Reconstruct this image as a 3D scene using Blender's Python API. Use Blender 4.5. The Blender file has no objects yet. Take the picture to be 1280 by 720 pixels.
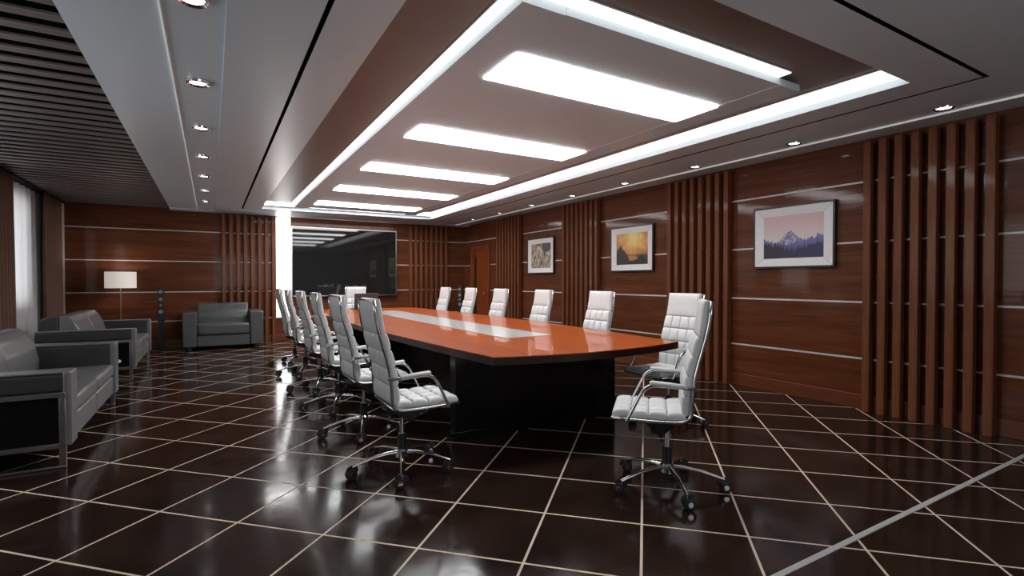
import bpy, bmesh, math, random
from mathutils import Vector, Matrix
random.seed(7)
S = bpy.context.scene
COL = S.collection
PI = math.pi
R = math.radians

# ------------------------------------------------------------------ helpers
def link(name, bm, mats, parent=None, loc=None):
    me = bpy.data.meshes.new(name)
    bm.normal_update()
    bm.to_mesh(me); bm.free()
    for m in (mats if isinstance(mats, (list, tuple)) else [mats]):
        me.materials.append(m)
    o = bpy.data.objects.new(name, me)
    COL.objects.link(o)
    if parent is not None: o.parent = parent
    if loc is not None: o.location = loc
    return o

def thing(name, label, cat, loc=(0, 0, 0), rz=0, group=None):
    o = bpy.data.objects.new(name, None); COL.objects.link(o)
    o.empty_display_size = 0.1
    o.location = loc; o.rotation_euler = (0, 0, rz)
    tag(o, label, cat, group)
    return o

def tag(o, label, cat, group=None):
    o['label'] = label; o['category'] = cat
    if group: o['group'] = group
    return o

def struct(name, bm, mats):
    o = link(name, bm, mats); o['kind'] = 'structure'
    return o

def dup(root, loc, rz, label, group=None):
    r = root.copy(); COL.objects.link(r)
    r.location = loc; r.rotation_euler = (0, 0, rz); r['label'] = label
    if group: r['group'] = group
    for ch in list(root.children):
        c = ch.copy(); COL.objects.link(c); c.parent = r
        for g in list(ch.children):
            d = g.copy(); COL.objects.link(d); d.parent = c
    return r

def box(bm, x0, x1, y0, y1, z0, z1, bev=0.0, seg=2, mi=0, M=None):
    t = bmesh.new()
    bmesh.ops.create_cube(t, size=1)
    for v in t.verts:
        v.co = Vector(((x0+x1)/2 + v.co.x*(x1-x0), (y0+y1)/2 + v.co.y*(y1-y0), (z0+z1)/2 + v.co.z*(z1-z0)))
    if bev > 0:
        r = bmesh.ops.bevel(t, geom=list(t.edges), offset=bev, segments=seg, profile=0.5, affect='EDGES')
        for f in r['faces']: f.smooth = True
    merge(bm, t, mi, M)

def merge(bm, t, mi=0, M=None):
    for f in t.faces: f.material_index = mi
    if M is not None: t.transform(M)
    me = bpy.data.meshes.new('tmp'); t.to_mesh(me); t.free()
    bm.from_mesh(me); bpy.data.meshes.remove(me)

def prism(bm, prof, y0, y1, bev=0.0, seg=2, mi=0, M=None):
    """profile of (x,z) points swept along y"""
    t = bmesh.new()
    a = [t.verts.new((x, y0, z)) for x, z in prof]
    b = [t.verts.new((x, y1, z)) for x, z in prof]
    n = len(prof)
    t.faces.new(a); t.faces.new(b[::-1])
    for i in range(n):
        j = (i+1) % n
        t.faces.new((a[j], a[i], b[i], b[j]))
    bmesh.ops.recalc_face_normals(t, faces=t.faces)
    if bev > 0:
        r = bmesh.ops.bevel(t, geom=list(t.edges), offset=bev, segments=seg, profile=0.5, affect='EDGES')
        for f in r['faces']: f.smooth = True
    merge(bm, t, mi, M)

def fillet(pts, rad, n=5):
    pts = [Vector(p) for p in pts]
    out = [pts[0]]
    for i in range(1, len(pts)-1):
        p, a, b = pts[i], pts[i-1], pts[i+1]
        r = rad[i] if isinstance(rad, (list, tuple)) else rad
        r = min(r, (a-p).length*.49, (b-p).length*.49)
        s, e = p+(a-p).normalized()*r, p+(b-p).normalized()*r
        for k in range(n+1):
            t = k/n
            out.append(s*(1-t)**2 + p*2*t*(1-t) + e*t*t)
    out.append(pts[-1])
    return out

def tube(bm, pts, rad, n=10, mi=0, sx=1.0, sy=1.0, closed=False):
    pts = [Vector(p) for p in pts]
    N = len(pts)
    rings = []
    up = None
    for i, p in enumerate(pts):
        if closed: d = pts[(i+1) % N]-pts[i-1]
        else: d = pts[min(i+1, N-1)]-pts[max(i-1, 0)]
        d.normalize()
        if up is None:
            up = Vector((0, 0, 1)) if abs(d.z) < .9 else Vector((0, 1, 0))
        s = d.cross(up)
        if s.length < 1e-6: s = d.orthogonal()
        s.normalize(); up = s.cross(d).normalized()
        r = rad[i] if isinstance(rad, (list, tuple)) else rad
        rings.append([bm.verts.new(p + s*math.cos(2*PI*k/n)*r*sx + up*math.sin(2*PI*k/n)*r*sy) for k in range(n)])
    for i in range(N if closed else N-1):
        A, B = rings[i], rings[(i+1) % N]
        for k in range(n):
            f = bm.faces.new((A[k], A[(k+1) % n], B[(k+1) % n], B[k])); f.smooth = True; f.material_index = mi
    if not closed:
        f = bm.faces.new(rings[0][::-1]); f.material_index = mi
        f = bm.faces.new(rings[-1]); f.material_index = mi

def lathe(bm, prof, n=24, mi=0, M=None, cap=True):
    t = bmesh.new()
    rings = [[t.verts.new((max(r, 1e-4)*math.cos(2*PI*k/n), max(r, 1e-4)*math.sin(2*PI*k/n), z)) for k in range(n)] for r, z in prof]
    for A, B in zip(rings, rings[1:]):
        for k in range(n):
            f = t.faces.new((A[k], A[(k+1) % n], B[(k+1) % n], B[k])); f.smooth = True
    if cap:
        t.faces.new(rings[0][::-1]); t.faces.new(rings[-1])
    for e in t.edges:
        if len(e.link_faces) == 2 and e.link_faces[0].normal.length and False: pass
    bmesh.ops.recalc_face_normals(t, faces=t.faces)
    for e in t.edges:
        if len(e.link_faces) == 2 and e.calc_face_angle(0) > R(35): e.smooth = False
    merge(bm, t, mi, M)

# ------------------------------------------------------------------ materials
def nodes(name):
    m = bpy.data.materials.new(name); m.use_nodes = True
    nt = m.node_tree
    return m, nt, nt.nodes['Principled BSDF'], nt.nodes, nt.links

def plain(name, col, rough=.5, metal=0, coat=0, coatr=.05, spec=.5, bump=0, bscale=80):
    m, nt, b, N, L = nodes(name)
    b.inputs['Base Color'].default_value = (*col, 1)
    b.inputs['Roughness'].default_value = rough
    b.inputs['Metallic'].default_value = metal
    b.inputs['Coat Weight'].default_value = coat
    b.inputs['Coat Roughness'].default_value = coatr
    b.inputs['Specular IOR Level'].default_value = spec
    if bump:
        tc = N.new('ShaderNodeTexCoord'); nz = N.new('ShaderNodeTexNoise'); bp = N.new('ShaderNodeBump')
        nz.inputs['Scale'].default_value = bscale; nz.inputs['Detail'].default_value = 4
        bp.inputs['Strength'].default_value = bump; bp.inputs['Distance'].default_value = .004
        L.new(tc.outputs['Object'], nz.inputs['Vector']); L.new(nz.outputs['Fac'], bp.inputs['Height']); L.new(bp.outputs['Normal'], b.inputs['Normal'])
    return m

def emit(name, col, s):
    m, nt, b, N, L = nodes(name)
    b.inputs['Base Color'].default_value = (*col, 1)
    b.inputs['Emission Color'].default_value = (*col, 1)
    b.inputs['Emission Strength'].default_value = s
    return m

def wood(name, dark, mid, light, scale, rough=.3, coat=.5, coatr=.12, bump=.15, spec=.5):
    """grain stretched along the axis with the smallest scale"""
    m, nt, b, N, L = nodes(name)
    tc = N.new('ShaderNodeTexCoord'); mp = N.new('ShaderNodeMapping'); mp.inputs['Scale'].default_value = scale
    n1 = N.new('ShaderNodeTexNoise'); n1.inputs['Scale'].default_value = 1.0; n1.inputs['Detail'].default_value = 7; n1.inputs['Roughness'].default_value = .6; n1.inputs['Distortion'].default_value = .6
    mp2 = N.new('ShaderNodeMapping'); mp2.inputs['Scale'].default_value = tuple(s*4.5 for s in scale)
    n2 = N.new('ShaderNodeTexNoise'); n2.inputs['Scale'].default_value = 1.0; n2.inputs['Detail'].default_value = 3
    mx = N.new('ShaderNodeMath'); mx.operation = 'MULTIPLY_ADD'; mx.inputs[1].default_value = .35; 
    ad = N.new('ShaderNodeMath'); ad.operation = 'MULTIPLY'; ad.inputs[1].default_value = .68
    cr = N.new('ShaderNodeValToRGB')
    e = cr.color_ramp.elements
    e[0].position = .33; e[0].color = (*dark, 1); e[1].position = .68; e[1].color = (*light, 1)
    k = e.new(.5); k.color = (*mid, 1)
    L.new(tc.outputs['Object'], mp.inputs['Vector']); L.new(mp.outputs['Vector'], n1.inputs['Vector'])
    L.new(tc.outputs['Object'], mp2.inputs['Vector']); L.new(mp2.outputs['Vector'], n2.inputs['Vector'])
    L.new(n1.outputs['Fac'], ad.inputs[0]); L.new(n2.outputs['Fac'], mx.inputs[0]); L.new(ad.outputs[0], mx.inputs[2])
    L.new(mx.outputs[0], cr.inputs['Fac']); L.new(cr.outputs['Color'], b.inputs['Base Color'])
    bp = N.new('ShaderNodeBump'); bp.inputs['Strength'].default_value = bump; bp.inputs['Distance'].default_value = .003
    L.new(mx.outputs[0], bp.inputs['Height']); L.new(bp.outputs['Normal'], b.inputs['Normal'])
    L.new(bp.outputs['Normal'], b.inputs['Coat Normal'])
    b.inputs['Roughness'].default_value = rough
    b.inputs['Coat Weight'].default_value = coat; b.inputs['Coat Roughness'].default_value = coatr
    b.inputs['Specular IOR Level'].default_value = spec
    return m

WD, WM, WL = (.072, .0195, .0072), (.115, .033, .0125), (.165, .052, .020)
M = {}
M['wallX'] = wood('wood_panel_side', WD, WM, WL, (3, .55, 9), rough=.4, coat=.3, coatr=.06, bump=.25, spec=.12)
M['wallY'] = wood('wood_panel_end', WD, WM, WL, (.55, 3, 9), rough=.4, coat=.3, coatr=.06, bump=.25, spec=.12)
M['slat'] = wood('wood_slat', (.105, .033, .014), (.165, .056, .024), (.23, .084, .038), (16, 16, .8), rough=.45, coat=.12, coatr=.08, spec=.12)
M['door'] = wood('wood_door', (.15, .030, .008), (.20, .043, .011), (.26, .06, .016), (14, 14, .9), rough=.35, coat=.2)
M['skirt'] = wood('wood_skirting', (.09, .022, .008), (.13, .034, .012), (.17, .048, .018), (1.2, 1.2, 12), rough=.35, coat=.3)
M['table'] = wood('table_veneer', (.29, .052, .008), (.37, .071, .012), (.45, .094, .017), (14, .5, 4), rough=.5, coat=.5, coatr=.025, bump=.02, spec=.05)
M['table_edge'] = wood('table_edge', (.022, .009, .006), (.03, .012, .008), (.042, .017, .011), (2, 2, 20), rough=.4, coat=.08, coatr=.05, bump=.02, spec=.2)
M['table_base'] = plain('black_lacquer', (.006, .005, .005), .18, spec=.4)
M['ceil'] = plain('ceiling_paint', (.68, .79, .84), .34, spec=.5)
M['ceil_brown'] = plain('recess_brown_paint', (.20, .135, .10), .42, spec=.5)
M['black'] = plain('matt_black', (.004, .004, .004), .8, spec=.1)
M['strip'] = plain('pale_strip', (.62, .60, .57), .4)
M['chrome'] = plain('chrome', (.62, .61, .60), .13, metal=1)
M['steel'] = plain('brushed_steel', (.42, .41, .40), .28, metal=1)
M['white_leather'] = plain('white_leather', (.63, .628, .622), .42, bump=.05, bscale=220)
M['seam'] = plain('leather_seam', (.30, .295, .29), .6)
M['dark_leather'] = plain('charcoal_leather', (.035, .034, .034), .36, spec=.6, bump=.05, bscale=160)
M['grey_leather'] = plain('grey_leather', (.16, .158, .157), .36, spec=.6, bump=.05, bscale=160)
M['sofa3'] = plain('slate_leather', (.075, .076, .078), .33, spec=.6, bump=.05, bscale=160)
M['black_plastic'] = plain('black_plastic', (.012, .012, .012), .35)
M['rubber'] = plain('black_rubber', (.01, .01, .01), .6)
M['inset'] = plain('white_glass_inset', (.62, .62, .61), .25, coat=.5, coatr=.05)
M['screen'] = plain('screen_glass', (.012, .012, .012), .035, spec=.7)
M['laptop'] = plain('laptop_shell', (.045, .045, .047), .4)
M['mat'] = plain('white_mount', (.88, .87, .86), .6, spec=.2)
M['frame_black'] = plain('black_frame', (.012, .012, .013), .35)
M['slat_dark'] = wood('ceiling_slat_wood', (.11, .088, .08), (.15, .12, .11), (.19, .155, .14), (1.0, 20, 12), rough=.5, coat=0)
M['drape'] = plain('brown_drape', (.17, .085, .055), .8, bump=.2, bscale=120)
M['plaster'] = plain('grey_plaster', (.55, .55, .55), .7)
M['pvc'] = plain('white_window_frame', (.7, .7, .7), .4)
M['shade'] = emit('cream_lampshade', (.9, .83, .75), .42)
M['speaker'] = plain('speaker_black', (.012, .0125, .013), .4)
M['cone'] = plain('speaker_cone', (.30, .30, .30), .35, metal=.6)
M['beige'] = plain('beige_stone', (.5, .42, .36), .4)
M['floor_metal'] = plain('floor_strip_metal', (.52, .51, .50), .45, metal=.0)
M['panel_light'] = emit('light_panel_diffuser', (.96, .985, 1), 13.0)
M['strip_light'] = emit('light_strip_diffuser', (1, .985, .97), 1.7)
M['far_strip_light'] = emit('far_light_strip_diffuser', (1, .985, .97), 16.0)
M['bias'] = emit('added_screen_light', (1, .99, .98), 6.0)
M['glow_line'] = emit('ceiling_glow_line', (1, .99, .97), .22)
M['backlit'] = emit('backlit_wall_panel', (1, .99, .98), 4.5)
M['downlight'] = emit('downlight_lens', (1, .97, .93), 9.0)

# sheer fabric
m, nt, b, N, L = nodes('sheer_fabric')
tr = N.new('ShaderNodeBsdfTransparent'); tl = N.new('ShaderNodeBsdfTranslucent'); df = N.new('ShaderNodeBsdfDiffuse')
for q in (tl, df): q.inputs['Color'].default_value = (.86, .855, .85, 1)
m1 = N.new('ShaderNodeMixShader'); m1.inputs[0].default_value = .65; m2 = N.new('ShaderNodeMixShader'); m2.inputs[0].default_value = .68
L.new(tl.outputs[0], m1.inputs[1]); L.new(df.outputs[0], m1.inputs[2])
L.new(tr.outputs[0], m2.inputs[1]); L.new(m1.outputs[0], m2.inputs[2])
L.new(m2.outputs[0], N['Material Output'].inputs['Surface'])
M['sheer'] = m
# window glass
m, nt, b, N, L = nodes('window_glass')
tr = N.new('ShaderNodeBsdfTransparent'); gl = N.new('ShaderNodeBsdfGlossy'); gl.inputs['Roughness'].default_value = .02
mx = N.new('ShaderNodeMixShader'); mx.inputs[0].default_value = .08
L.new(tr.outputs[0], mx.inputs[1]); L.new(gl.outputs[0], mx.inputs[2]); L.new(mx.outputs[0], N['Material Output'].inputs['Surface'])
M['glass'] = m

# floor tiles laid diagonally, 0.523 m, pale grout
def floor_mat():
    m, nt, b, N, L = nodes('floor_tiles')
    T, OX, OY = .5232, -1.0584, 3.8345
    tc = N.new('ShaderNodeTexCoord'); sp = N.new('ShaderNodeSeparateXYZ')
    L.new(tc.outputs['Object'], sp.inputs[0])
    def mth(op, a, b_=None, c=None):
        n = N.new('ShaderNodeMath'); n.operation = op
        for i, v in enumerate((a, b_, c)):
            if v is None: continue
            if isinstance(v, (int, float)): n.inputs[i].default_value = v
            else: L.new(v, n.inputs[i])
        return n.outputs[0]
    s = math.sqrt(.5)
    X, Y = sp.outputs['X'], sp.outputs['Y']
    xt = mth('MULTIPLY', mth('SUBTRACT', X, Y), s)
    yt = mth('MULTIPLY', mth('ADD', X, Y), s)
    ds, ids = [], []
    for c, o in ((xt, OX), (yt, OY)):
        q = mth('DIVIDE', mth('SUBTRACT', c, o), T)
        ids.append(mth('FLOOR', q))
        f = mth('FRACT', q)
        ds.append(mth('MINIMUM', f, mth('SUBTRACT', 1.0, f)))
    d = mth('MULTIPLY', mth('MINIMUM', ds[0], ds[1]), T)
    mr = N.new('ShaderNodeMapRange'); mr.interpolation_type = 'SMOOTHSTEP'
    mr.inputs['From Min'].default_value = .0050; mr.inputs['From Max'].default_value = .0072
    L.new(d, mr.inputs['Value'])
    tile = mr.outputs['Result']
    # mottled dark brown glaze
    nz = N.new('ShaderNodeTexNoise'); nz.inputs['Scale'].default_value = 3.2; nz.inputs['Detail'].default_value = 6; nz.inputs['Roughness'].default_value = .6
    L.new(tc.outputs['Object'], nz.inputs['Vector'])
    cr = N.new('ShaderNodeValToRGB'); e = cr.color_ramp.elements
    e[0].position = .35; e[0].color = (.017, .0088, .0065, 1); e[1].position = .7; e[1].color = (.036, .019, .0135, 1)
    L.new(nz.outputs['Fac'], cr.inputs['Fac'])
    mix = N.new('ShaderNodeMix'); mix.data_type = 'RGBA'
    mix.inputs[6].default_value = (.74, .60, .48, 1)
    L.new(tile, mix.inputs['Factor']); L.new(cr.outputs['Color'], mix.inputs[7])
    L.new(mix.outputs[2], b.inputs['Base Color'])
    n2 = N.new('ShaderNodeTexNoise'); n2.inputs['Scale'].default_value = 5; n2.inputs['Detail'].default_value = 8; n2.inputs['Roughness'].default_value = .7
    L.new(tc.outputs['Object'], n2.inputs['Vector'])
    rr = N.new('ShaderNodeMapRange'); rr.inputs['From Min'].default_value = .35; rr.inputs['From Max'].default_value = .7
    rr.inputs['To Min'].default_value = .08; rr.inputs['To Max'].default_value = .19
    L.new(n2.outputs['Fac'], rr.inputs['Value'])
    rg = mth('ADD', mth('MULTIPLY', mth('SUBTRACT', 1.0, tile), .5), rr.outputs['Result'])
    L.new(rg, b.inputs['Roughness'])
    sl = mth('MULTIPLY_ADD', tile, .20, .03)
    L.new(sl, b.inputs['Specular IOR Level'])
    bp = N.new('ShaderNodeBump'); bp.inputs['Strength'].default_value = .6; bp.inputs['Distance'].default_value = .002
    n3 = N.new('ShaderNodeTexNoise'); n3.inputs['Scale'].default_value = 9; n3.inputs['Detail'].default_value = 2
    L.new(tc.outputs['Object'], n3.inputs['Vector'])
    h = mth('MULTIPLY_ADD', n3.outputs['Fac'], .22, tile)
    L.new(h, bp.inputs['Height']); L.new(bp.outputs['Normal'], b.inputs['Normal'])
    return m
M['floor'] = floor_mat()

# ------------------------------------------------------------------ room constants
XR, XL, YF, YN = 5.66, -2.40, 12.07, -2.0
ZC = 2.685
CX = 2.545

bm = bmesh.new(); box(bm, XL-.2, XR+.2, YN-.2, YF+.2, -.12, 0); struct('floor', bm, M['floor'])
bm = bmesh.new(); box(bm, XR, XR+.15, YN-.15, YF+.15, 0, 3.15); struct('wall_right', bm, M['wallX'])
bm = bmesh.new(); box(bm, XL-.15, XR, YF, YF+.15, 0, 3.15); struct('wall_far', bm, M['wallY'])
NW0, NW1 = .1, 3.2
bm = bmesh.new()
box(bm, XL-.15, NW0, YN-.15, YN, 0, 3.15); box(bm, NW1, XR, YN-.15, YN, 0, 3.15)
box(bm, NW0, NW1, YN-.15, YN, 0, .93); box(bm, NW0, NW1, YN-.15, YN, 2.56, 3.15)
struct('wall_near', bm, M['plaster'])

# left wall with window openings
WZ0, WZ1 = .93, 2.56
WINS = [(7.75, 10.38), (2.6, 5.4)]  # second opening is unseen, added for daylight on sofas and chairs
bm = bmesh.new()
cuts = [YN-.15]
for a, b_ in sorted(WINS): cuts += [a, b_]
cuts.append(YF+.15)
for i in range(len(cuts)-1):
    if i % 2 == 0: box(bm, XL-.15, XL, cuts[i], cuts[i+1], 0, 3.15)
    else:
        box(bm, XL-.15, XL, cuts[i], cuts[i+1], 0, WZ0)
        box(bm, XL-.15, XL, cuts[i], cuts[i+1], WZ1, 3.15)
struct('wall_left', bm, M['plaster'])
bm = bmesh.new(); box(bm, XL, -2.275, 11.78, YF, 0, 2.69); struct('trim_1', bm, M['plaster'])

def window(name, y0, y1, near=False):
    w = bpy.data.objects.new(name, None); COL.objects.link(w); w.location = (XL-.1, (y0+y1)/2, WZ0); w['kind'] = 'structure'
    if near: w.location = ((y0+y1)/2, YN-.1, WZ0); w.rotation_euler = (0, 0, PI/2)
    hw = (y1-y0)/2; h = WZ1-WZ0
    bm = bmesh.new()
    t = .06
    box(bm, -.03, .03, -hw, hw, 0, t, .006); box(bm, -.03, .03, -hw, hw, h-t, h, .006)
    box(bm, -.03, .03, -hw, -hw+t, t, h-t, .006); box(bm, -.03, .03, hw-t, hw, t, h-t, .006)
    link('window_frame', bm, M['pvc'], w)
    bm = bmesh.new(); box(bm, -.03, .03, -.03, .03, t, h-t, .006); link('mullion', bm, M['pvc'], w)
    for s in (-1, 1):
        bm = bmesh.new(); a, b_ = sorted((s*.03, s*(hw-t))); box(bm, -.004, .004, a, b_, t, h-t); link('pane', bm, M['glass'], w)
    bm = bmesh.new(); box(bm, .03, .115, -hw, hw, -.03, 0, .006); link('sill', bm, M['pvc'], w)
    return w
for i, (a, b_) in enumerate(WINS): window('window_%d' % (i+1), a, b_)
window('window_3', NW0, NW1, True)  # unseen window added behind the camera as neutral fill

# ceiling as a stepped surface: downlight bands, shadow groove, recess, plenum over the slats
def ceiling():
    xs = [XL, -.68, -.22, .078, .512, .540, .845, 4.245, 4.550, 4.578, 5.01, 5.31, XR]
    ys = [YN, 1.372, 1.40, 1.70, 10.93, 11.10, 11.128, 11.78, YF]
    def zone(x, y):
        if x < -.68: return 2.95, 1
        if (-.68 < x < .078 or x > 5.01) and y < 11.78: return ZC+.02, 0
        if .512 < x < 4.578 and 1.372 < y < 11.128:
            if x < .540 or x > 4.550 or y < 1.40 or y > 11.10: return ZC+.06, 1
        if .845 < x < 4.245 and 1.70 < y < 10.93: return 2.752, 2
        return ZC, 0
    bm = bmesh.new()
    nx, ny = len(xs)-1, len(ys)-1
    Z = [[zone((xs[i]+xs[i+1])/2, (ys[j]+ys[j+1])/2) for j in range(ny)] for i in range(nx)]
    def quad(a, b, c, d, mi):
        f = bm.faces.new([bm.verts.new(p) for p in (a, b, c, d)]); f.material_index = mi
    for i in range(nx):
        for j in range(ny):
            z, mi = Z[i][j]
            x0, x1, y0, y1 = xs[i], xs[i+1], ys[j], ys[j+1]
            quad((x0, y0, z), (x0, y1, z), (x1, y1, z), (x1, y0, z), mi)
            for (ii, jj, p, q) in ((i+1, j, (x1, y0), (x1, y1)), (i, j+1, (x0, y1), (x1, y1))):
                if ii < nx and jj < ny and abs(Z[ii][jj][0]-z) > 1e-5:
                    z2, mi2 = Z[ii][jj]
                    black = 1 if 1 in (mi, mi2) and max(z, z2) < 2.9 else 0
                    if not black and p[0] == q[0] and p[0] in (-.22, 5.31): black = 3
                    quad((*p, z), (*q, z), (*q, z2), (*p, z2), black)
    # roof slab above
    box(bm, XL-.15, XR+.15, YN-.15, YF+.15, 3.10, 3.2, mi=1)
    return struct('ceiling', bm, [M['ceil'], M['black'], M['ceil_brown'], M['pvc']])
ceiling()

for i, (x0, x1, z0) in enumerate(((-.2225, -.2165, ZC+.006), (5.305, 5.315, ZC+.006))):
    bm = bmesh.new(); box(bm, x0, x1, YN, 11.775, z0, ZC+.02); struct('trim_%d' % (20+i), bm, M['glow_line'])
# pale inlay strips on the wooden walls
STR = [.51, 1.08, 1.685, 2.287]
k = 2
for z in STR:
    bm = bmesh.new(); box(bm, XR-.006, XR, YN, YF, z-.009, z+.009); struct('trim_%d' % k, bm, M['strip']); k += 1
    bm = bmesh.new(); box(bm, -2.275, XR-.006, YF-.006, YF, z-.009, z+.009); struct('trim_%d' % k, bm, M['strip']); k += 1
bm = bmesh.new(); box(bm, XR-.018, XR, YN, 10.62, 0, .145, .004); box(bm, XR-.018, XR, 11.63, YF, 0, .145, .004); struct('baseboard_right', bm, M['skirt'])
bm = bmesh.new(); box(bm, -2.275, XR-.018, YF-.018, YF, 0, .145, .004); struct('baseboard_far', bm, M['skirt'])

# slat screens on the walls
def slat_bm(w, d, h):
    bm = bmesh.new(); box(bm, -d, 0, -w/2, w/2, 0, h, .004); return bm
def slat_screen(loc, rz, label, first=None):
    t = thing('slat_screen', label, 'wooden slats', loc, rz, 'vertical slat screens on the walls')
    me = None
    for i in range(8):
        y = (i-3.5)*.1323
        if me is None:
            o = link('slat', slat_bm(.066, .08, 2.665), M['slat'], t, (0, y, 0)); me = o.data
        else:
            o = bpy.data.objects.new('slat', me); COL.objects.link(o); o.parent = t; o.location = (0, y, 0)
    return t
slat_screen((XR-.019, 2.118, 0), 0, 'vertical brown slats on the right wall, nearest, beyond the purple mountain picture')
slat_screen((XR-.019, 4.645, 0), 0, 'vertical brown slats on the right wall between the mountain and sunset pictures')
slat_screen((XR-.019, 7.16, 0), 0, 'vertical brown slats on the right wall between the sunset and beige abstract pictures')
slat_screen((XR-.019, 9.68, 0), 0, 'vertical brown slats on the right wall between the orange door and beige abstract picture')
slat_screen((.69, YF-.019, 0), PI/2, 'vertical brown slats on the end wall behind the small grey sofa')
slat_screen((4.655, YF-.019, 0), PI/2, 'vertical brown slats on the end wall to the right of the large screen')

# slatted ceiling on the left
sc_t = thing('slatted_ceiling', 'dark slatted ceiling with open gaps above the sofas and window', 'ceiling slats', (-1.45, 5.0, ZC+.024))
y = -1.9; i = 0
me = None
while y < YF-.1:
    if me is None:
        bm = bmesh.new(); box(bm, -.80, .768, -.048, .048, 0, .014, .002); box(bm, -.80, .768, -.044, .044, .014, .14, mi=1)  # black upper part paints in the shade on the slat sides
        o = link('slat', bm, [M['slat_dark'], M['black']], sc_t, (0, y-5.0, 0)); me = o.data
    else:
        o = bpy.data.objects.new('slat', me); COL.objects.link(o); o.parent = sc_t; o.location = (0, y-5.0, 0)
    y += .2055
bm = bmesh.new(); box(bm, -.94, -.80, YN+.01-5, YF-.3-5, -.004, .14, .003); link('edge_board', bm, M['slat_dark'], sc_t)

# central light raft
raft = thing('ceiling_light_raft', 'pale suspended ceiling panel with glowing rectangles above the long table', 'ceiling panel', (CX, 6.27, 2.685))
bm = bmesh.new()
LP = [2.703 + 1.668*i for i in range(5)]
px0, px1 = 1.617, 3.495
# lower plate with openings for the light panels
def plate(bm, x0, x1, y0, y1, z0, z1): box(bm, x0-CX, x1-CX, y0-6.27, y1-6.27, z0-2.685, z1-2.685)
plate(bm, 1.35, px0, 2.19, 10.35, 2.685, 2.735); plate(bm, px1, 3.74, 2.19, 10.35, 2.685, 2.735)
edges = [2.19]
for a in LP: edges += [a, a+.438]
edges.append(10.35)
for i in range(0, len(edges), 2):
    plate(bm, px0+.003, px1-.003, edges[i], edges[i+1], 2.688, 2.735)
link('lower_plate', bm, M['ceil'], raft)
bm = bmesh.new(); plate(bm, 1.45, 3.64, 2.29, 10.28, 2.736, 2.752); link('core', bm, M['ceil'], raft)
for a in LP:
    bm = bmesh.new(); plate(bm, px0+.002, px1-.002, a+.001, a+.437, 2.677, 2.73)
    o = link('light_panel', bm, M['panel_light'], raft); o['label'] = 'glowing white rectangular light panel'

def led(label, x0, x1, y0, y1, mat='strip_light'):
    t = thing('light_strip', label, 'light strip', ((x0+x1)/2, (y0+y1)/2, 2.736), 0, 'glowing light strips around the ceiling panel')
    hx, hy = (x1-x0)/2, (y1-y0)/2
    bm = bmesh.new(); box(bm, -hx, hx, -hy, hy, .006, .0155); link('housing', bm, M['pvc'], t)
    bm = bmesh.new(); box(bm, -hx+.004, hx-.004, -hy+.004, hy-.004, 0, .006); link('diffuser', bm, M[mat], t)
led('long glowing light strip along the left edge of the ceiling panel', 1.285, 1.43, 2.0, 10.28)
led('short glowing light strip at the near end of the ceiling panel', 1.44, 3.49, 2.096, 2.25)
led('long glowing light strip in the right side of the ceiling recess', 3.985, 4.243, 1.72, 10.25)
led('glowing light strip across the far end of the ceiling recess', .86, 4.23, 10.30, 10.72, 'far_strip_light')

# downlights
def downlight(label, loc):
    t = thing('downlight', label, 'downlight', loc, 0, 'recessed downlights')
    bm = bmesh.new()
    lathe(bm, [(.052, -.012), (.066, -.024), (.074, -.020), (.078, -.004), (.078, 0), (.05, 0)], 28, cap=False)
    link('trim_ring', bm, M['chrome'], t)
    bm = bmesh.new(); lathe(bm, [(.0005, -.016), (.03, -.0155), (.053, -.011), (.053, -.001)], 28); link('lens', bm, M['downlight'], t)
    return t
ORD = ['nearest', 'second', 'third', 'fourth', 'fifth', 'sixth', 'seventh', 'eighth']
d0 = downlight('round chrome downlight, nearest in the left ceiling row', (-.07, 3.02, ZC+.02))
for i in range(1, 7):
    dup(d0, (-.07, 3.02+1.243*i, ZC+.02), 0, 'round chrome downlight, %s from the camera in the left ceiling row' % ORD[i])
for i in range(8):
    dup(d0, (5.16, 1.83+1.243*i, ZC+.03), 0, ('round chrome downlight, nearest in the row above the right wall' if i == 0 else 'round chrome downlight, %s from the camera in the row above the right wall' % ORD[i]))

# ------------------------------------------------------------------ wall screen
tv = thing('wall_screen', 'large black glossy screen with thin silver frame on the end wall', 'television', (2.667, YF-.06, .955))
bm = bmesh.new()
W, H = 2.33, 1.53
box(bm, -W/2, W/2, -.055, -.0005, 0, .022, .003); box(bm, -W/2, W/2, -.055, -.0005, H-.022, H, .003)
box(bm, -W/2, -W/2+.022, -.055, -.0005, .022, H-.022, .003); box(bm, W/2-.022, W/2, -.055, -.0005, .022, H-.022, .003)
link('screen_frame', bm, M['steel'], tv)
bm = bmesh.new(); box(bm, -W/2+.022, W/2-.022, -.045, -.0005, .022, H-.022); link('display', bm, M['screen'], tv)
bm = bmesh.new(); box(bm, -.5, .5, 0, .06, .45, 1.1, .004); link('wall_bracket', bm, M['black_plastic'], tv)
bm = bmesh.new(); box(bm, -1.12, 1.12, .006, .036, 1.455, 1.475, .004); o = link('added_light_bar', bm, M['bias'], tv); o['label'] = 'added unseen white light bar behind the top edge of the screen'  # unseen bar added to light the far ceiling and the wall above

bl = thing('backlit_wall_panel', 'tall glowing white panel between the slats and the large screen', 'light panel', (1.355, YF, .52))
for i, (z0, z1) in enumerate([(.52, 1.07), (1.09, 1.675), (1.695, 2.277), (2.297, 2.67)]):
    bm = bmesh.new(); box(bm, -.142, .142, -.012, -.0005, z0-.52, z1-.52, .002); link('lit_section', bm, M['backlit'], bl)

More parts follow.
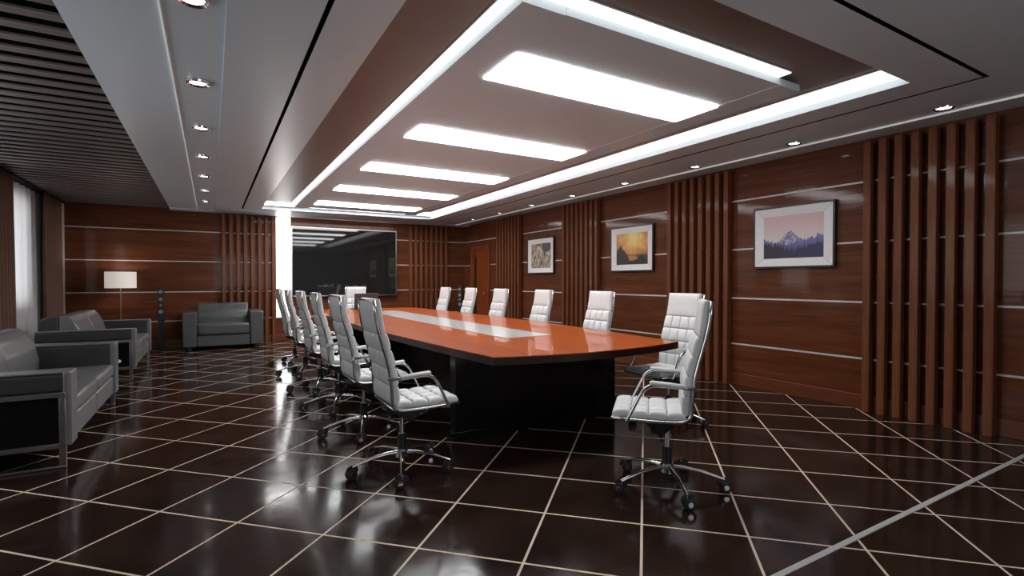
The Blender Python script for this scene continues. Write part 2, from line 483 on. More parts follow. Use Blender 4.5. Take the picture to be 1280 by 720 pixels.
# ------------------------------------------------------------------ pictures
def mathn(N, L):
    def f(op, a, b=None, c=None):
        n = N.new('ShaderNodeMath'); n.operation = op
        for i, v in enumerate((a, b, c)):
            if v is None: continue
            if isinstance(v, (int, float)): n.inputs[i].default_value = v
            else: L.new(v, n.inputs[i])
        return n.outputs[0]
    return f
def mixc(N, L, fac, a, b):
    n = N.new('ShaderNodeMix'); n.data_type = 'RGBA'
    L.new(fac, n.inputs['Factor'])
    for i, v in ((6, a), (7, b)):
        if isinstance(v, tuple): n.inputs[i].default_value = (*v, 1)
        else: L.new(v, n.inputs[i])
    return n.outputs[2]
def noise1(N, L, f, val, scale, seed, detail=4, rough=.55):
    cmb = N.new('ShaderNodeCombineXYZ'); L.new(f('MULTIPLY', val, scale), cmb.inputs[0]); cmb.inputs[1].default_value = seed
    n = N.new('ShaderNodeTexNoise'); n.inputs['Scale'].default_value = 1; n.inputs['Detail'].default_value = detail; n.inputs['Roughness'].default_value = rough
    L.new(cmb.outputs[0], n.inputs['Vector']); return n.outputs['Fac']
def art_base(name):
    m, nt, b, N, L = nodes(name)
    b.inputs['Roughness'].default_value = .35
    f = mathn(N, L)
    tc = N.new('ShaderNodeTexCoord'); sp = N.new('ShaderNodeSeparateXYZ'); L.new(tc.outputs['Object'], sp.inputs[0])
    # u: 0 left..1 right as seen (left is +Y), v: 0 bottom..1 top
    u = f('MULTIPLY_ADD', sp.outputs['Y'], -1/.72, .5)
    v = f('MULTIPLY_ADD', sp.outputs['Z'], 1/.5, 0)
    return m, b, N, L, f, u, v, tc
def ss(N, L, val, a, b_):
    mr = N.new('ShaderNodeMapRange'); mr.interpolation_type = 'SMOOTHSTEP'
    mr.inputs['From Min'].default_value = a; mr.inputs['From Max'].default_value = b_; L.new(val, mr.inputs['Value']); return mr.outputs['Result']
def art_mountain():
    m, b, N, L, f, u, v, tc = art_base('art_purple_mountains')
    sky = mixc(N, L, ss(N, L, v, .35, 1.0), (.74, .66, .62), (.72, .46, .46))
    # snowy peaks
    peak = f('SUBTRACT', .62, f('MULTIPLY', f('ABSOLUTE', f('SUBTRACT', u, .47)), 1.1))
    h1 = f('ADD', f('MAXIMUM', peak, .33), f('MULTIPLY', f('SUBTRACT', noise1(N, L, f, u, 9, 3.1), .5), .16))
    nz = N.new('ShaderNodeTexNoise'); nz.inputs['Scale'].default_value = 26; nz.inputs['Detail'].default_value = 5; L.new(tc.outputs['Object'], nz.inputs['Vector'])
    snow = mixc(N, L, ss(N, L, nz.outputs['Fac'], .46, .62), (.20, .18, .38), (.50, .46, .54))
    c = mixc(N, L, ss(N, L, f('SUBTRACT', h1, v), -.004, .006), sky, snow)
    h2 = f('ADD', f('ADD', .30, f('MULTIPLY', f('ABSOLUTE', f('SUBTRACT', u, .42)), .36)), f('MULTIPLY', f('SUBTRACT', noise1(N, L, f, u, 22, 8.2), .5), .34))
    d2 = f('SUBTRACT', h2, v)
    blue = mixc(N, L, ss(N, L, v, .05, .42), (.035, .03, .11), (.17, .15, .42))
    c = mixc(N, L, ss(N, L, d2, -.01, .01), c, blue)
    # pines: triangular saw tops
    saw = f('SUBTRACT', 1.0, f('MULTIPLY', f('ABSOLUTE', f('SUBTRACT', f('FRACT', f('MULTIPLY', u, 21.0)), .5)), 2.0))
    edge = f('MULTIPLY', f('ABSOLUTE', f('SUBTRACT', u, .52)), .42)
    h3 = f('ADD', f('ADD', .13, edge), f('ADD', f('MULTIPLY', saw, .07), f('MULTIPLY', f('SUBTRACT', noise1(N, L, f, u, 40, 1.7), .5), .42)))
    dark = mixc(N, L, ss(N, L, u, .15, .8), (.018, .016, .03), (.028, .022, .075))
    c = mixc(N, L, ss(N, L, f('SUBTRACT', h3, v), -.01, .01), c, dark)
    L.new(c, b.inputs['Base Color']); return m
def art_sunset():
    m, b, N, L, f, u, v, tc = art_base('art_sunset')
    du = f('SUBTRACT', u, .55); dv = f('SUBTRACT', v, .80)
    r = f('SQRT', f('ADD', f('MULTIPLY', du, du), f('MULTIPLY', dv, dv)))
    nz = N.new('ShaderNodeTexNoise'); nz.inputs['Scale'].default_value = 9; nz.inputs['Detail'].default_value = 6; L.new(tc.outputs['Object'], nz.inputs['Vector'])
    r2 = f('ADD', r, f('MULTIPLY', f('SUBTRACT', nz.outputs['Fac'], .5), .55))
    cr = N.new('ShaderNodeValToRGB'); e = cr.color_ramp.elements
    e[0].position = 0; e[0].color = (.95, .80, .32, 1); e[1].position = .85; e[1].color = (.13, .045, .025, 1)
    for p, c_ in ((.2, (.88, .58, .16)), (.42, (.70, .31, .08)), (.62, (.42, .15, .05))):
        q = e.new(p); q.color = (*c_, 1)
    L.new(r2, cr.inputs['Fac'])
    # glowing water low in the middle
    wu = f('MULTIPLY', f('SUBTRACT', u, .48), 4.2); wv = f('MULTIPLY', f('SUBTRACT', v, .20), 11.0)
    wr = f('ADD', f('MULTIPLY', wu, wu), f('MULTIPLY', wv, wv))
    low = mixc(N, L, ss(N, L, wr, .35, 1.0), (.50, .24, .07), (.085, .038, .022))
    c = mixc(N, L, ss(N, L, v, .24, .36), low, cr.outputs['Color'])
    pk = f('SUBTRACT', .62, f('MULTIPLY', f('ABSOLUTE', f('SUBTRACT', u, .16)), 1.7))
    pk2 = f('SUBTRACT', .33, f('MULTIPLY', f('ABSOLUTE', f('SUBTRACT', u, .80)), 1.5))
    h = f('ADD', f('MAXIMUM', f('MAXIMUM', pk, pk2), .10), f('MULTIPLY', f('SUBTRACT', noise1(N, L, f, u, 14, 5.5), .5), .22))
    c = mixc(N, L, ss(N, L, f('SUBTRACT', h, v), -.015, .02), c, (.028, .016, .012))
    L.new(c, b.inputs['Base Color']); return m
def art_abstract():
    m, b, N, L, f, u, v, tc = art_base('art_beige_abstract')
    mp = N.new('ShaderNodeMapping'); mp.inputs['Rotation'].default_value = (R(28), 0, 0); mp.inputs['Scale'].default_value = (1, 5.5, 2.4)
    L.new(tc.outputs['Object'], mp.inputs['Vector'])
    nz = N.new('ShaderNodeTexNoise'); nz.inputs['Scale'].default_value = 1.6; nz.inputs['Detail'].default_value = 5; nz.inputs['Distortion'].default_value = 2.6
    L.new(mp.outputs['Vector'], nz.inputs['Vector'])
    cr = N.new('ShaderNodeValToRGB'); e = cr.color_ramp.elements
    e[0].position = .38; e[0].color = (.10, .075, .055, 1); e[1].position = .66; e[1].color = (.80, .73, .62, 1)
    q = e.new(.5); q.color = (.42, .33, .24, 1)
    L.new(nz.outputs['Fac'], cr.inputs['Fac'])
    du = f('SUBTRACT', u, .78); dv = f('SUBTRACT', v, .85)
    r = f('SQRT', f('ADD', f('MULTIPLY', du, du), f('MULTIPLY', dv, dv)))
    c = mixc(N, L, ss(N, L, r, .20, .26), (.10, .095, .10), cr.outputs['Color'])
    L.new(c, b.inputs['Base Color']); return m
def picture(yc, label, art):
    t = thing('framed_picture', label, 'picture', (XR, yc, 1.44), 0, 'framed pictures on the right wall')
    w, h = .465, .71
    bm = bmesh.new()
    f_ = .022
    box(bm, -.045, -.0005, -w, w, 0, f_, .002); box(bm, -.045, -.0005, -w, w, h-f_, h, .002)
    box(bm, -.045, -.0005, -w, -w+f_, f_, h-f_, .002); box(bm, -.045, -.0005, w-f_, w, f_, h-f_, .002)
    link('frame', bm, M['frame_black'], t)
    # white mount with mitred, slightly sloping faces
    a, c_ = w-f_, .105
    z0, z1 = f_, h-f_
    bm = bmesh.new()
    o_ = [(-.043, -a, z0), (-.043, a, z0), (-.043, a, z1), (-.043, -a, z1)]
    i_ = [(-.024, -a+c_, z0+c_*.9), (-.024, a-c_, z0+c_*.9), (-.024, a-c_, z1-c_*.9), (-.024, -a+c_, z1-c_*.9)]
    for k in range(4):
        j = (k+1) % 4
        bm.faces.new([bm.verts.new(p) for p in (o_[k], o_[j], i_[j], i_[k])])
    bmesh.ops.recalc_face_normals(bm, faces=bm.faces)
    for k in range(4):
        tube(bm, [Vector(o_[k])+Vector((-.0004, 0, 0)), Vector(i_[k])+Vector((-.0004, 0, 0))], .0012, 6, 1)
    link('mount', bm, [M['mat'], M['seam']], t)
    bm = bmesh.new(); box(bm, -.026, -.001, -a+c_-.004, a-c_+.004, 0, z1-z0-c_*1.8+.008)
    link('artwork', bm, art, t, (0, 0, z0+c_*.9-.004))
picture(3.37, 'framed picture of purple mountains and pine trees under pink sky', art_mountain())
picture(5.92, 'framed picture of an orange sunset over dark peaks', art_sunset())
picture(8.46, 'framed picture of a beige and brown abstract pattern', art_abstract())

# ------------------------------------------------------------------ door
dr = bpy.data.objects.new('door_1', None); COL.objects.link(dr); dr.location = (XR, 11.125, 0); dr['kind'] = 'structure'
bm = bmesh.new()
box(bm, -.05, 0, -.495, -.40, 0, 2.15, .004); box(bm, -.05, 0, .40, .495, 0, 2.15, .004); box(bm, -.05, 0, -.40, .40, 2.055, 2.15, .004)
link('door_frame', bm, M['door'], dr)
bm = bmesh.new(); box(bm, -.036, -.001, -.397, .397, .005, 2.05, .003); link('door_leaf', bm, M['door'], dr)
bm = bmesh.new(); box(bm, -.0375, -.030, .16, .27, .30, 1.88); link('glass_slot', bm, M['frame_black'], dr)
bm = bmesh.new(); tube(bm, fillet([(-.036, -.33, 1.0), (-.085, -.33, 1.0), (-.085, -.21, 1.0)], .015), .009); lathe(bm, [(.024, 0), (.024, .008)], 16, M=Matrix.Translation((-.036, -.33, 1.0)) @ Matrix.Rotation(-PI/2, 4, 'Y')); link('handle', bm, M['chrome'], dr)

# ------------------------------------------------------------------ floor strip
bm = bmesh.new(); box(bm, -2.0, XR-.02, 1.313, 1.343, 0, .004, .001)
tag(link('floor_strip', bm, M['floor_metal']), 'thin pale metal strip crossing the dark floor tiles in front of the table', 'floor strip')

# ------------------------------------------------------------------ curtains
def cloth(name, y0, y1, z0, z1, x, amp, waves, mat, label, cat, seed, th=.004):
    rnd = random.Random(seed)
    bm = bmesh.new()
    n = int(waves*14)
    ph = [rnd.uniform(-.5, .5) for _ in range(int(waves)+3)]
    nz = 14
    grid = []
    for i in range(n+1):
        t = i/n
        w = t*waves
        k = int(w); fr = w-k
        jit = ph[k]*(1-fr)+ph[k+1]*fr
        row = []
        for j in range(nz+1):
            s = j/nz
            A = amp*(.75+.5*(1-s))*(1+.35*jit)
            xx = x+A*math.sin(2*PI*w+jit*1.5+.25*math.sin(3*s+jit*4))
            row.append(bm.verts.new((xx, y0+(y1-y0)*t + .012*jit*(1-s), z0+(z1-z0)*s)))
        grid.append(row)
    for i in range(n):
        for j in range(nz):
            f = bm.faces.new((grid[i][j], grid[i+1][j], grid[i+1][j+1], grid[i][j+1])); f.smooth = True
    o = link(name, bm, mat)
    md = o.modifiers.new('thickness', 'SOLIDIFY'); md.thickness = th; md.offset = 0
    tag(o, label, cat)
    return o
cloth('drape', 8.40, 9.20, .012, 2.683, -2.252, .034, 6, M['drape'], 'brown drape at the left edge, on the near side of the sheer curtain', 'curtain', 1)
cloth('drape', 10.62, 11.74, .012, 2.683, -2.252, .034, 7, M['drape'], 'brown drape beside the far left corner behind the second sofa', 'curtain', 2)
cloth('sheer_curtain', 9.0, 11.3, .012, 2.683, -2.354, .018, 9, M['sheer'], 'thin white sheer curtain hanging over the window between brown drapes', 'curtain', 3, .0015)
bm = bmesh.new(); box(bm, -2.375, -2.225, 8.3, 11.775, 2.684, 2.70)
tag(link('curtain_rail', bm, M['black']), 'dark rail at the ceiling from which the drapes hang', 'curtain rail')

# ------------------------------------------------------------------ conference table
TY, TZ = 6.36, .775
table = thing('conference_table', 'long boat-shaped conference table with glossy orange wood top and black base', 'table', (CX, TY, 0))
def outline(hw0, bulge, hl, bow, n=20):
    pts = []
    for i in range(n+1):
        t = -1+2*i/n; pts.append((hw0+bulge*(1-t*t), t*hl))
    for i in range(1, n):
        t = 1-2*i/n; pts.append((t*hw0, hl+bow*(1-t*t)))
    for i in range(n+1):
        t = 1-2*i/n; pts.append((-(hw0+bulge*(1-t*t)), t*hl))
    for i in range(1, n):
        t = -1+2*i/n; pts.append((t*hw0, -hl-bow*(1-t*t)))
    return pts
def slab(bm, pts, z0, z1, mi=0, mtop=None):
    a = [bm.verts.new((x, y, z0)) for x, y in pts]; b_ = [bm.verts.new((x, y, z1)) for x, y in pts]
    f = bm.faces.new(a[::-1]); f.material_index = mi
    f = bm.faces.new(b_); f.material_index = mi if mtop is None else mtop
    for i in range(len(pts)):
        j = (i+1) % len(pts)
        f = bm.faces.new((a[i], a[j], b_[j], b_[i])); f.material_index = mi
HL = 3.31
bm = bmesh.new(); slab(bm, outline(.895, .165, HL, .135), TZ-.006, TZ); link('tabletop', bm, M['table'], table)
bm = bmesh.new(); slab(bm, outline(.897, .165, HL+.002, .135), TZ-.058, TZ-.006); link('edge_band', bm, M['table_edge'], table)
bm = bmesh.new(); box(bm, -.25, .25, -2.34, 2.42, TZ, TZ+.003, .001); link('inset_panel', bm, M['inset'], table)
for s in (-1, 1):
    e = -2.57 if s < 0 else 2.24
    bm = bmesh.new(); a, b_ = sorted((e, e-s*.10)); box(bm, -.85, .85, a, b_, .07, TZ-.058, .004); link('end_panel', bm, M['table_base'], table)
    bm = bmesh.new(); a, b_ = sorted((e+s*.02, e-s*.12)); box(bm, -.88, .88, a, b_, 0, .07, .004); link('plinth', bm, M['table_base'], table)
bm = bmesh.new(); box(bm, -.15, .15, -2.469, 2.139, .03, TZ-.058, .004); box(bm, -.13, .13, -2.449, 2.119, 0, .03); link('spine', bm, M['table_base'], table)

# laptop facing the far chair
lp = thing('laptop', 'open dark grey laptop with its lid back to the camera on the table', 'laptop', (2.44, 9.42, TZ), 0)
bm = bmesh.new(); box(bm, -.215, .215, 0, .28, .001, .018, .004); link('keyboard_base', bm, M['laptop'], lp)
bm = bmesh.new(); box(bm, -.19, .19, .10, .25, .018, .0195, .0005); link('keyboard', bm, M['black_plastic'], lp)
bm = bmesh.new(); box(bm, -.215, .215, -.006, .006, 0, .285, .003, M=Matrix.Translation((0, 0, .016)) @ Matrix.Rotation(R(10), 4, 'X')); o = link('lid', bm, M['laptop'], lp)
bm = bmesh.new(); box(bm, -.20, .20, .0062, .007, .02, .27, M=Matrix.Translation((0, 0, .016)) @ Matrix.Rotation(R(10), 4, 'X')); link('display', bm, M['screen'], o)

# ------------------------------------------------------------------ office chair
QS = [0, .022, .07, .16, .32, .5, .68, .84, .93, .978]
def cushion(bm, path, half, rows, cols, puff, thick, backpuff=.4, half_top=None, nper=6, mi=0, ms=1, fillrow0=None):
    """quilted slab following a list of profile points (x,z); front side is to the left of travel.
    rows: list of (t0,t1,cols) cells along the path."""
    pts = [Vector((p[0], 0, p[1])) for p in path]
    ln = [0]
    for a, b_ in zip(pts, pts[1:]): ln.append(ln[-1]+(b_-a).length)
    T = ln[-1]
    def at(t):
        s = t*T
        for i in range(len(ln)-1):
            if s <= ln[i+1]+1e-9:
                q = (s-ln[i])/(ln[i+1]-ln[i]); p = pts[i].lerp(pts[i+1], q)
                break
        i0 = max(i-1, 0); i1 = min(i+2, len(pts)-1)
        ta = (pts[i+1]-pts[i]).normalized()
        tb = (pts[i1]-pts[i0]).normalized()
        d = (ta+tb).normalized()
        return p, Vector((-d.z, 0, d.x))
    ts = []
    for (t0, t1, c) in rows:
        ts += [(t0+(t1-t0)*q, q, c) for q in QS]
    ts.append((rows[-1][1], 1.0, rows[-1][2]))
    us = [(k+q)/cols for k in range(cols) for q in QS]+[1.0]
    nu = len(us)-1
    F, B = [], []
    for (t, fy, c) in ts:
        p, nrm = at(t)
        fr, br = [], []
        endf = min(t, 1-t)
        for i in range(nu+1):
            u = us[i]
            fx = (u*c) % 1.0 if 0 < u < 1 else 0.0
            px = (1-abs(2*fx-1)**4)
            py = (1-abs(2*fy-1)**4)
            bulge = puff*max(px*py, 0)**.6
            bb = backpuff*puff*max(px*py, 0)**.6
            rim = min(1.0, min(u, 1-u)/.04, endf/.02)
            rim = math.sqrt(max(0, 1-(1-rim)**2))
            y_ = (u-.5)*2*(half if half_top is None else half_top+(half-half_top)*min(1, t*1.3))
            e = (u-.5)*2
            fr.append(bm.verts.new(p+nrm*(bulge+thick*.5*(.35+.65*rim))+Vector((0, y_, 0))))
            br.append(bm.verts.new(p-nrm*(bb+thick*.5*(.35+.65*rim))+Vector((0, y_, 0))))
        F.append(fr); B.append(br)
    def q(a, b_, c, d, m_=None):
        f = bm.faces.new((a, b_, c, d)); f.smooth = True; f.material_index = mi if m_ is None else m_
    n = len(F)
    K = len(QS)
    for j in range(n-1):
        c = ts[j][2]
        for i in range(nu):
            seam_r = (j % K == 0 and j > 0) or (j % K == K-1 and j < n-2)
            seam_c = c > 1 and ((i % K == 0 and i > 0) or (i % K == K-1 and i < nu-1))
            m_ = ms if seam_r or seam_c else mi
            q(F[j][i], F[j][i+1], F[j+1][i+1], F[j+1][i], m_)
            q(B[j][i+1], B[j][i], B[j+1][i], B[j+1][i+1], m_)
        q(F[j][0], F[j+1][0], B[j+1][0], B[j][0])
        q(F[j+1][nu], F[j][nu], B[j][nu], B[j+1][nu])
    for i in range(nu):
        q(F[0][i+1], F[0][i], B[0][i], B[0][i+1])
        q(F[n-1][i], F[n-1][i+1], B[n-1][i+1], B[n-1][i])
    bmesh.ops.recalc_face_normals(bm, faces=bm.faces)

PROF = fillet([(.33, 0, .468), (.10, 0, .455), (-.130, 0, .462), (-.140, 0, .70), (-.226, 0, 1.02), (-.241, 0, 1.172)], [0, .2, .075, .2, .25, 0], 7)
GRP = 'white quilted office chairs around the conference table'
def make_chair(label):
    t = thing('office_chair', label, 'office chair', (0, 0, 0), 0, GRP)
    # seat
    bm = bmesh.new()
    seat_path = [(-.100, .487), (.0, .482), (.15, .482), (.26, .488), (.325, .480)]
    cushion(bm, seat_path, .207, [(i/4, (i+1)/4, 4) for i in range(4)], 4, .020, .030, .2)
    link('seat', bm, [M['white_leather'], M['seam']], t)
    # back: path going upward, front side faces +x
    bm = bmesh.new()
    bp = fillet([(-.103, 0, .500), (-.115, 0, .70), (-.202, 0, 1.02), (-.218, 0, 1.178)], [0, .2, .25, 0], 6)
    bp = [(p.x, p.z) for p in bp][::-1]       # from the top down keeps the front on the left
    rows = [(0, .32, 1)] + [(.32+.17*i, .32+.17*(i+1), 4) for i in range(4)]
    cushion(bm, bp, .203, rows, 4, .015, .034, 1.5, .182)
    link('backrest', bm, [M['white_leather'], M['seam']], t)
    # side rails following the shell, joined by cross bars
    bm = bmesh.new()
    for s in (-1, 1):
        tube(bm, [p+Vector((0, s*(.216-.022*max(0, min(1, (p.z-.55)/.5))), 0)) for p in PROF], .0105, 8)
    for x, z, hw in ((.322, .462, .216), (-.240, 1.165, .194), (-.125, .475, .216)):
        tube(bm, [(x, -hw, z), (x, hw, z)], .008, 8)
    link('frame_rail', bm, M['chrome'], t)
    # arms
    for s in (-1, 1):
        bm = bmesh.new()
        y_ = s*.262
        tube(bm, fillet([(-.147, s*.222, .668), (-.09, y_, .676), (.125, y_, .690), (.238, y_, .458), (.225, s*.220, .455)], [0, .03, .075, .008, 0], 6), .0105, 8)
        for px in (.225,):
            lathe(bm, [(.015, -.012), (.015, .012)], 12, M=Matrix.Translation((.232, s*.240, .462)) @ Matrix.Rotation(PI/2, 4, 'X'))
        lathe(bm, [(.014, -.012), (.014, .012)], 12, M=Matrix.Translation((-.147, s*.226, .668)) @ Matrix.Rotation(PI/2, 4, 'X'))
        a = link('armrest', bm, M['chrome'], t)
        bm = bmesh.new()
        tube(bm, [(-.095, y_, .681), (-.085, y_, .683), (.0, y_, .690), (.095, y_, .697), (.105, y_, .696)], [.012, .019, .020, .019, .012], 12, sx=1.1, sy=.75)
        o = link('arm_pad', bm, M['white_leather'], a); o['label'] = 'white padded sleeve'
    # mechanism
    bm = bmesh.new()
    prism(bm, [(-.13, .425), (-.03, .385), (.03, .335), (.07, .345), (.15, .425), (.15, .447), (-.13, .447)], -.075, .075, .01)
    tube(bm, [(.07, .07, .415), (.09, .19, .40), (.09, .24, .395)], .007, 8)
    tube(bm, [(.10, -.06, .42), (.12, -.17, .40)], .007, 8)
    box(bm, -.08, .17, -.208, .208, .442, .456, .004)
    link('tilt_mechanism', bm, M['black_plastic'], t)
    # gas column
    bm = bmesh.new()
    lathe(bm, [(.016, .23), (.016, .36)], 16, 1); lathe(bm, [(.030, .10), (.030, .245), (.022, .252)], 18, 0)
    link('gas_lift', bm, [M['black_plastic'], M['chrome']], t)
    # star base
    bm = bmesh.new()
    lathe(bm, [(.034, .09), (.045, .095), (.045, .135), (.034, .15)], 20)
    for k in range(5):
        a = 2*PI*k/5+PI
        c, s = math.cos(a), math.sin(a)
        pr_ = [(.03, .128), (.10, .128), (.20, .116), (.29, .094), (.335, .080)]
        tube(bm, [(c*r, s*r, z) for r, z in pr_], [.021, .0195, .0175, .0155, .014], 8, sx=1.0, sy=.62)
        tube(bm, [(c*.33, s*.33, .086), (c*.33, s*.33, .05)], .007, 8)
    base = link('star_base', bm, M['chrome'], t)
    me = None
    for k in range(5):
        a = 2*PI*k/5+PI
        loc = (math.cos(a)*.33, math.sin(a)*.33, 0)
        if me is None:
            bm = bmesh.new()
            rx = Matrix.Rotation(PI/2, 4, 'X')
            for s in (-1, 1):
                T = Matrix.Translation((-.012, s*.015, .034)) @ rx
                lathe(bm, [(.026, -.011), (.0335, -.008), (.0335, .008), (.026, .011)], 20, 0, T)
                lathe(bm, [(.015, -.0118), (.017, -.0112), (.017, .0112), (.015, .0118)], 14, 1, T)
            tube(bm, [(-.012, -.02, .034), (-.012, .02, .034)], .006, 8, 1)
            # hood
            tube(bm, fillet([(.020, 0, .040), (.016, 0, .064), (-.012, 0, .071), (-.040, 0, .058)], .01, 4), .006, 8, 0, sx=3.6, sy=.7)
            o = link('caster', bm, [M['rubber'], M['chrome']], base); me = o.data
        else:
            o = bpy.data.objects.new('caster', me); COL.objects.link(o); o.parent = base
        o.location = loc; o.rotation_euler = (0, 0, (.25, -.3, .1, PI-.2, .35)[k])
    return t

LY = [3.39, 4.41, 5.40, 6.42, 7.55, 8.60]
RY = [3.30, 4.49, 5.67, 6.83, 7.89, 8.97]
LLAB = ['white quilted office chair nearest in the left row, fully visible beside the table corner',
        'white quilted office chair in the left row, second from the camera',
        'white quilted office chair in the left row, third from the camera',
        'white quilted office chair in the left row, fourth from the camera',
        'white quilted office chair in the left row, second from its far end',
        'white quilted office chair at the far end of the left row']
RLAB = ['white quilted office chair at the near right corner of the table, behind the front chair',
        'white quilted office chair across the table in front of the sunset and nearest slats gap',
        'white quilted office chair across the table in front of the beige abstract picture',
        'white quilted office chair across the table left of the abstract picture, before the far slats',
        'white quilted office chair across the table in front of the orange door',
        'white quilted office chair across the table left of the right-hand tower speaker']
c0 = make_chair(LLAB[0]); c0.location = (1.12, LY[0], 0); c0.rotation_euler = (0, 0, 0)
jit = [0, R(1.5), R(-1), R(1), R(-2), R(1)]
for i in range(1, 6): dup(c0, (1.12, LY[i], 0), jit[i], LLAB[i])
RLAB[1] = 'white quilted office chair across the table in front of the slats beside the sunset picture'
for i in range(6): dup(c0, (3.60, RY[i], 0), PI+jit[i], RLAB[i])
dup(c0, (2.466, 2.27, 0), R(134), 'white quilted office chair in front, turned side-on at the near end of the table')
dup(c0, (2.48, 10.12, 0), R(-90), 'white quilted office chair at the far end of the table behind the laptop')

# ------------------------------------------------------------------ sofas
def sofa(label, loc):
    """front faces +x, front plane at x=0, y centred"""
    t = thing('sofa', label, 'sofa', loc, 0, 'charcoal two-seat sofas along the window')
    HW, AW, D = 1.05, .19, 1.0
    for s in (-1, 1):
        y0, y1 = sorted((s*HW, s*(HW-AW)))
        bm = bmesh.new()
        box(bm, -D, -.012, y0, y1, .525, .655, .022, 3)
        i0, i1 = sorted((s*(HW-AW), s*(HW-.035))); box(bm, -D+.005, -.04, i0, i1, .15, .54, .006)
        a = link('arm', bm, M['dark_leather'], t)
        bm = bmesh.new(); box(bm, -.05, 0, y0-.002, y1+.002, .15, .667, .014, 3); box(bm, -D, -.03, y0+.004, y1-.004, .654, .667, .006); o = link('arm_facing', bm, M['grey_leather'], a); o['label'] = 'grey leather facing'
        bm = bmesh.new(); p0, p1 = sorted((s*(HW-.015), s*(HW-.0345))); box(bm, -D+.03, -.05, p0, p1, .16, .526, .004)
        link('side_panel', bm, M['black'], t)
        # steel frame on the outer face with sled foot
        bm = bmesh.new()
        q0, q1 = sorted((s*(HW+.004), s*(HW-.03)))
        box(bm, -D+.02, -.03, q0, q1, .49, .527, .004)
        box(bm, -D+.02, -.03, q0, q1, .14, .175, .004)
        box(bm, -.068, -.03, q0, q1, .018, .49, .004)
        box(bm, -D+.02, -D+.058, q0, q1, .018, .49, .004)
        box(bm, -D+.02, -.03, q0, q1, 0, .02, .004)
        link('sled_frame', bm, M['steel'], t)
        # cushions: one seat, one back, one base panel per side
        c0_, c1_ = sorted((s*.004, s*(HW-AW-.004)))
        bm = bmesh.new(); box(bm, -.80, -.015, c0_, c1_, .335, .452, .028, 3); link('seat_cushion', bm, M['grey_leather'], t)
        bm = bmesh.new(); box(bm, -.86, -.02, c0_, c1_, .15, .328, .02, 3); link('base_panel', bm, M['grey_leather'], t)
        bm = bmesh.new()
        prism(bm, [(-.58, .44), (-.575, .54), (-.60, .66), (-.65, .77), (-.71, .845), (-.80, .852), (-.82, .44)], c0_, c1_, .018, 3)
        link('back_cushion', bm, M['grey_leather'], t)
    bm = bmesh.new(); prism(bm, [(-.815, .16), (-.805, .835), (-.90, .838), (-.995, .80), (-D, .16)], -HW+AW, HW-AW, .014, 2)
    link('back_shell', bm, M['dark_leather'], t)
    return t
s1 = sofa('grey and charcoal leather sofa with steel sled frame nearest at the left edge', (-.84, 5.65, 0))
dup(s1, (-.86, 9.34, 0), 0, 'grey and charcoal leather sofa beside the far drape, second from the camera')

s3 = thing('armchair_sofa', 'small slate grey leather sofa with thick arms against the end wall', 'sofa', (.21, 11.05, 0))
for s in (-1, 1):
    x0, x1 = sorted((s*.664, s*.44))
    bm = bmesh.new(); box(bm, x0, x1, 0, .88, .075, .715, .018, 3); link('arm', bm, M['sofa3'], s3)
    for yy in (.06, .80):
        bm = bmesh.new(); box(bm, (x0+x1)/2-.03, (x0+x1)/2+.03, yy-.03, yy+.03, 0, .076, .004); link('foot', bm, M['black_plastic'], s3)
bm = bmesh.new(); box(bm, -.438, .438, .03, .86, .075, .275, .015, 3); link('base', bm, M['sofa3'], s3)
bm = bmesh.new(); box(bm, -.438, .438, .004, .70, .28, .50, .045, 4); link('seat_cushion', bm, M['sofa3'], s3)
bm = bmesh.new(); prism(bm, [(0, .40), (0, .60), (.05, .70), (.10, .862), (.28, .862), (.30, .28), (.1, .28)], -.438, .438, .025, 3, M=Matrix.Translation((0, .56, 0)) @ Matrix(((0, 1, 0, 0), (1, 0, 0, 0), (0, 0, 1, 0), (0, 0, 0, 1))))
bmesh.ops.recalc_face_normals(bm, faces=bm.faces)
link('backrest', bm, M['sofa3'], s3)

# low side table between the sofas
st = thing('side_table', 'low round side table with pale stone top between the two sofas', 'side table', (-1.21, 7.45, 0))
bm = bmesh.new(); lathe(bm, [(.27, .335), (.30, .345), (.30, .36), (.285, .368)], 32); link('table_top', bm, M['beige'], st)
bm = bmesh.new(); lathe(bm, [(.02, .02), (.02, .336)], 16); link('stem', bm, M['steel'], st)
bm = bmesh.new(); lathe(bm, [(.17, 0), (.17, .012), (.03, .022)], 28); link('foot', bm, M['steel'], st)

# floor lamp
fl = thing('floor_lamp', 'slim floor lamp with cream drum shade beside the end wall', 'lamp', (-1.42, 11.66, 0))
bm = bmesh.new(); lathe(bm, [(.235, 1.167), (.235, 1.462), (.232, 1.462), (.232, 1.167), (.235, 1.167)], 36, cap=False)
link('lamp_shade', bm, M['shade'], fl)
bm = bmesh.new(); lathe(bm, [(.009, .02), (.009, 1.40)], 12); 
for k in range(3):
    a = 2*PI*k/3; tube(bm, [(0, 0, 1.40), (.232*math.cos(a), .232*math.sin(a), 1.445)], .003, 6)
link('pole', bm, M['steel'], fl)
bm = bmesh.new(); lathe(bm, [(.15, 0), (.15, .015), (.02, .025)], 28); link('lamp_base', bm, M['steel'], fl)
bm = bmesh.new(); lathe(bm, [(.004, 1.25), (.03, 1.27), (.035, 1.31), (.02, 1.35), (.012, 1.38)], 16); link('bulb', bm, M['pvc'], fl)

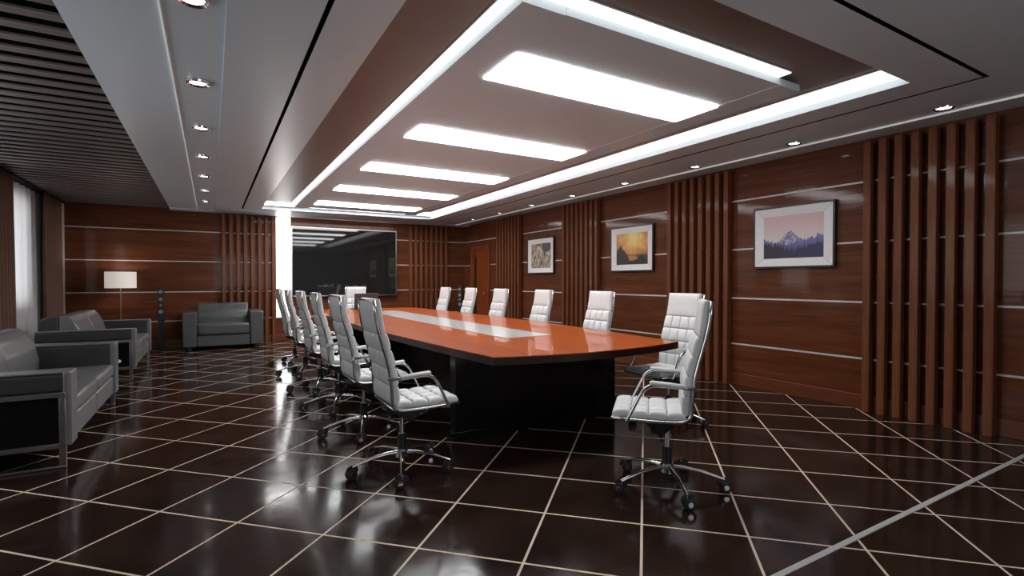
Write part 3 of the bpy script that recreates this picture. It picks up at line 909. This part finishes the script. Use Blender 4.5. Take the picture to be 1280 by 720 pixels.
# tower speakers
def speaker(label, loc, rz):
    t = thing('tower_speaker', label, 'speaker', loc, rz, 'slim tower speakers by the end wall')
    bm = bmesh.new(); box(bm, -.048, .048, 0, .16, .02, 1.178, .004); link('cabinet', bm, M['speaker'], t)
    bm = bmesh.new(); box(bm, -.09, .09, -.03, .19, 0, .02, .004); link('foot_plate', bm, M['speaker'], t)
    for z, r in ((1.09, .034), (.95, .034), (.835, .022), (.715, .034)):
        bm = bmesh.new()
        lathe(bm, [(r, 0), (r, .006), (r*.82, .007), (r*.45, .001), (r*.3, .005), (.001, .006)], 22, M=Matrix.Translation((0, .001, z)) @ Matrix.Rotation(PI/2, 4, 'X'))
        link('driver', bm, M['cone'], t)
    return t
sp1 = speaker('slim black tower speaker with four drivers between floor lamp and small sofa', (-.822, 11.70, 0), 0)
dup(sp1, (5.36, 11.70, 0), R(-38), 'slim black tower speaker by the orange door, beyond the right row of chairs')

# ------------------------------------------------------------------ light
w = bpy.data.worlds.new('World'); S.world = w; w.use_nodes = True
w.node_tree.nodes['Background'].inputs[0].default_value = (.93, .95, 1, 1)
w.node_tree.nodes['Background'].inputs[1].default_value = 3.0
def area(name, loc, rot, sx, sy, power, col=(1, 1, 1), portal=False, spread=PI):
    l = bpy.data.lights.new(name, 'AREA'); l.shape = 'RECTANGLE'; l.size = sx; l.size_y = sy; l.energy = power; l.color = col; l.spread = spread
    o = bpy.data.objects.new(name, l); COL.objects.link(o); o.location = loc; o.rotation_euler = rot
    if portal: l.cycles.is_portal = True
    return o
for i, (a, b_) in enumerate(WINS):
    area('window_daylight', (XL-.2, (a+b_)/2, (WZ0+WZ1)/2), (0, R(-90), 0), WZ1-WZ0, b_-a, 1, portal=True)
area('fill_window_daylight', ((NW0+NW1)/2, YN-.2, (WZ0+WZ1)/2), (R(90), 0, 0), NW1-NW0, WZ1-WZ0, 1, portal=True)

pl = bpy.data.lights.new('floor_lamp_bulb', 'POINT'); pl.energy = 5; pl.shadow_soft_size = .04; pl.color = (1, .93, .84)
plo = bpy.data.objects.new('floor_lamp_bulb', pl); COL.objects.link(plo); plo.location = (-1.42, 11.66, 1.41)
# ------------------------------------------------------------------ camera
cd = bpy.data.cameras.new('Camera'); cam = bpy.data.objects.new('Camera', cd); COL.objects.link(cam)
cd.sensor_width = 36; cd.lens = 18.0; cd.clip_start = .05
cam.location = (0, 0, 1.29)
cam.rotation_euler = (R(90-.75), 0, R(-30.45))
S.camera = cam

S.view_settings.view_transform = 'Standard'; S.view_settings.look = 'None'
S.view_settings.gamma = 1; S.view_settings.use_curve_mapping = False
S.view_settings.exposure = 0.0
S.cycles.use_denoising = True
S.cycles.max_bounces = 8
S.cycles.sample_clamp_indirect = 6
